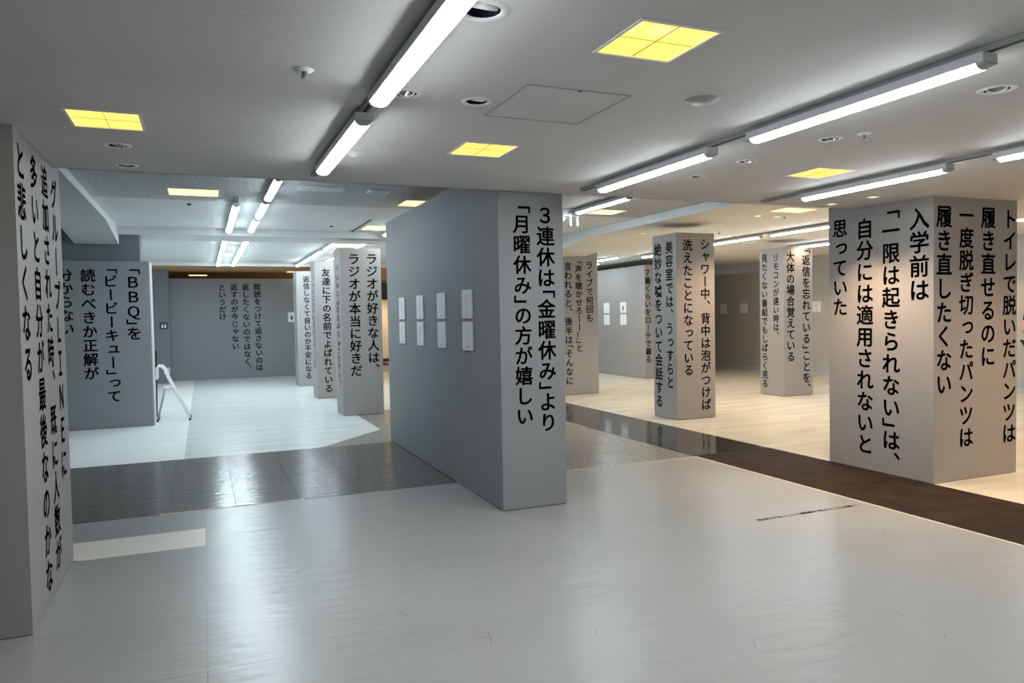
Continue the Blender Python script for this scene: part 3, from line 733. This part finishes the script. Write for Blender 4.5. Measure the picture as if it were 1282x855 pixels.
# head
hd = bmesh.new(); bmesh.ops.create_uvsphere(hd, u_segments=24, v_segments=18, radius=1)
for v in hd.verts:
    x, y, z = v.co; wz = 1 - 0.22 * max(0, -z)
    v.co = (x * 0.078 * wz, y * 0.098 * (1 - 0.10 * max(0, -z)) - 0.012, z * 0.118 + 1.655)
me = bpy.data.meshes.new('head'); hd.to_mesh(me); hd.free()
for p in me.polygons: p.use_smooth = True
me.materials.append(MT['skin']); o = bpy.data.objects.new('head', me); COL.objects.link(o); o.parent = P
hd = bmesh.new(); bmesh.ops.create_uvsphere(hd, u_segments=24, v_segments=18, radius=1)
bmesh.ops.delete(hd, geom=[v for v in hd.verts if v.co.z < -0.35 or (v.co.y < -0.35 and v.co.z < 0.45)], context='VERTS')
for v in hd.verts: v.co = (v.co.x * 0.087, v.co.y * 0.108 - 0.008, v.co.z * 0.127 + 1.66)
me = bpy.data.meshes.new('hair'); hd.to_mesh(me); hd.free()
for p in me.polygons: p.use_smooth = True
me.materials.append(MT['hair']); o = bpy.data.objects.new('hair', me); COL.objects.link(o); o.parent = P
so = o.modifiers.new('s', 'SOLIDIFY'); so.thickness = 0.008
MB().add([(-0.010, -0.103, 1.665), (0.010, -0.103, 1.665), (0.016, -0.106, 1.625), (-0.016, -0.106, 1.625), (0, -0.106, 1.67), (0, -0.130, 1.630)], [(4, 0, 5), (0, 3, 5), (3, 2, 5), (2, 1, 5), (1, 4, 5)]).build('nose', 'skin', P)
MB().box(-0.024, 0.024, -0.104, -0.098, 1.588, 1.596).build('mouth', 'brown', P)
for s in (-1, 1):
    MB().lathe([(0.001, -0.010), (0.009, -0.005), (0.011, 0.0), (0.009, 0.005), (0.001, 0.010)], 12, (s*0.032, -0.098, 1.662)).build('eye', 'eye', P, smooth=True)
    MB().lathe([(0.001, -0.004), (0.0045, 0.0), (0.001, 0.004)], 8, (s*0.032, -0.108, 1.662)).build('pupil', 'hair', P)
    MB().box(s*0.080-0.006, s*0.080+0.006, -0.02, 0.015, 1.62, 1.69).build('ear', 'skin', P)
    MB().box(s*0.11-0.045, s*0.11+0.045, -0.19, 0.06, 0.0, 0.07).build('shoe', 'black', P)
    # five fingers
    bx = (-0.165, -0.125, 0.955) if s < 0 else (0.247, -0.05, 0.79)
    for k in range(5):
        ln = (0.045, 0.065, 0.072, 0.066, 0.052)[k]
        if s < 0:
            p0 = Vector(bx) + Vector((-0.005, 0.0, 0.018 - 0.012*k)); d1 = Vector((0.8, -0.35, -0.35)).normalized()
        else:
            p0 = Vector(bx) + Vector((0, -0.024 + 0.012*k, 0)); d1 = Vector((0, -0.1, -1)).normalized()
            if k == 0: d1 = Vector((-0.2, -0.6, -0.7)).normalized()
        p1 = p0 + d1 * ln * 0.5; p2 = p1 + (d1 + Vector((0, 0.25, -0.1))).normalized() * ln * 0.5
        MB().tube([p0, p1, p2], 0.0075, 8).build('finger', 'skin', P, smooth=True)
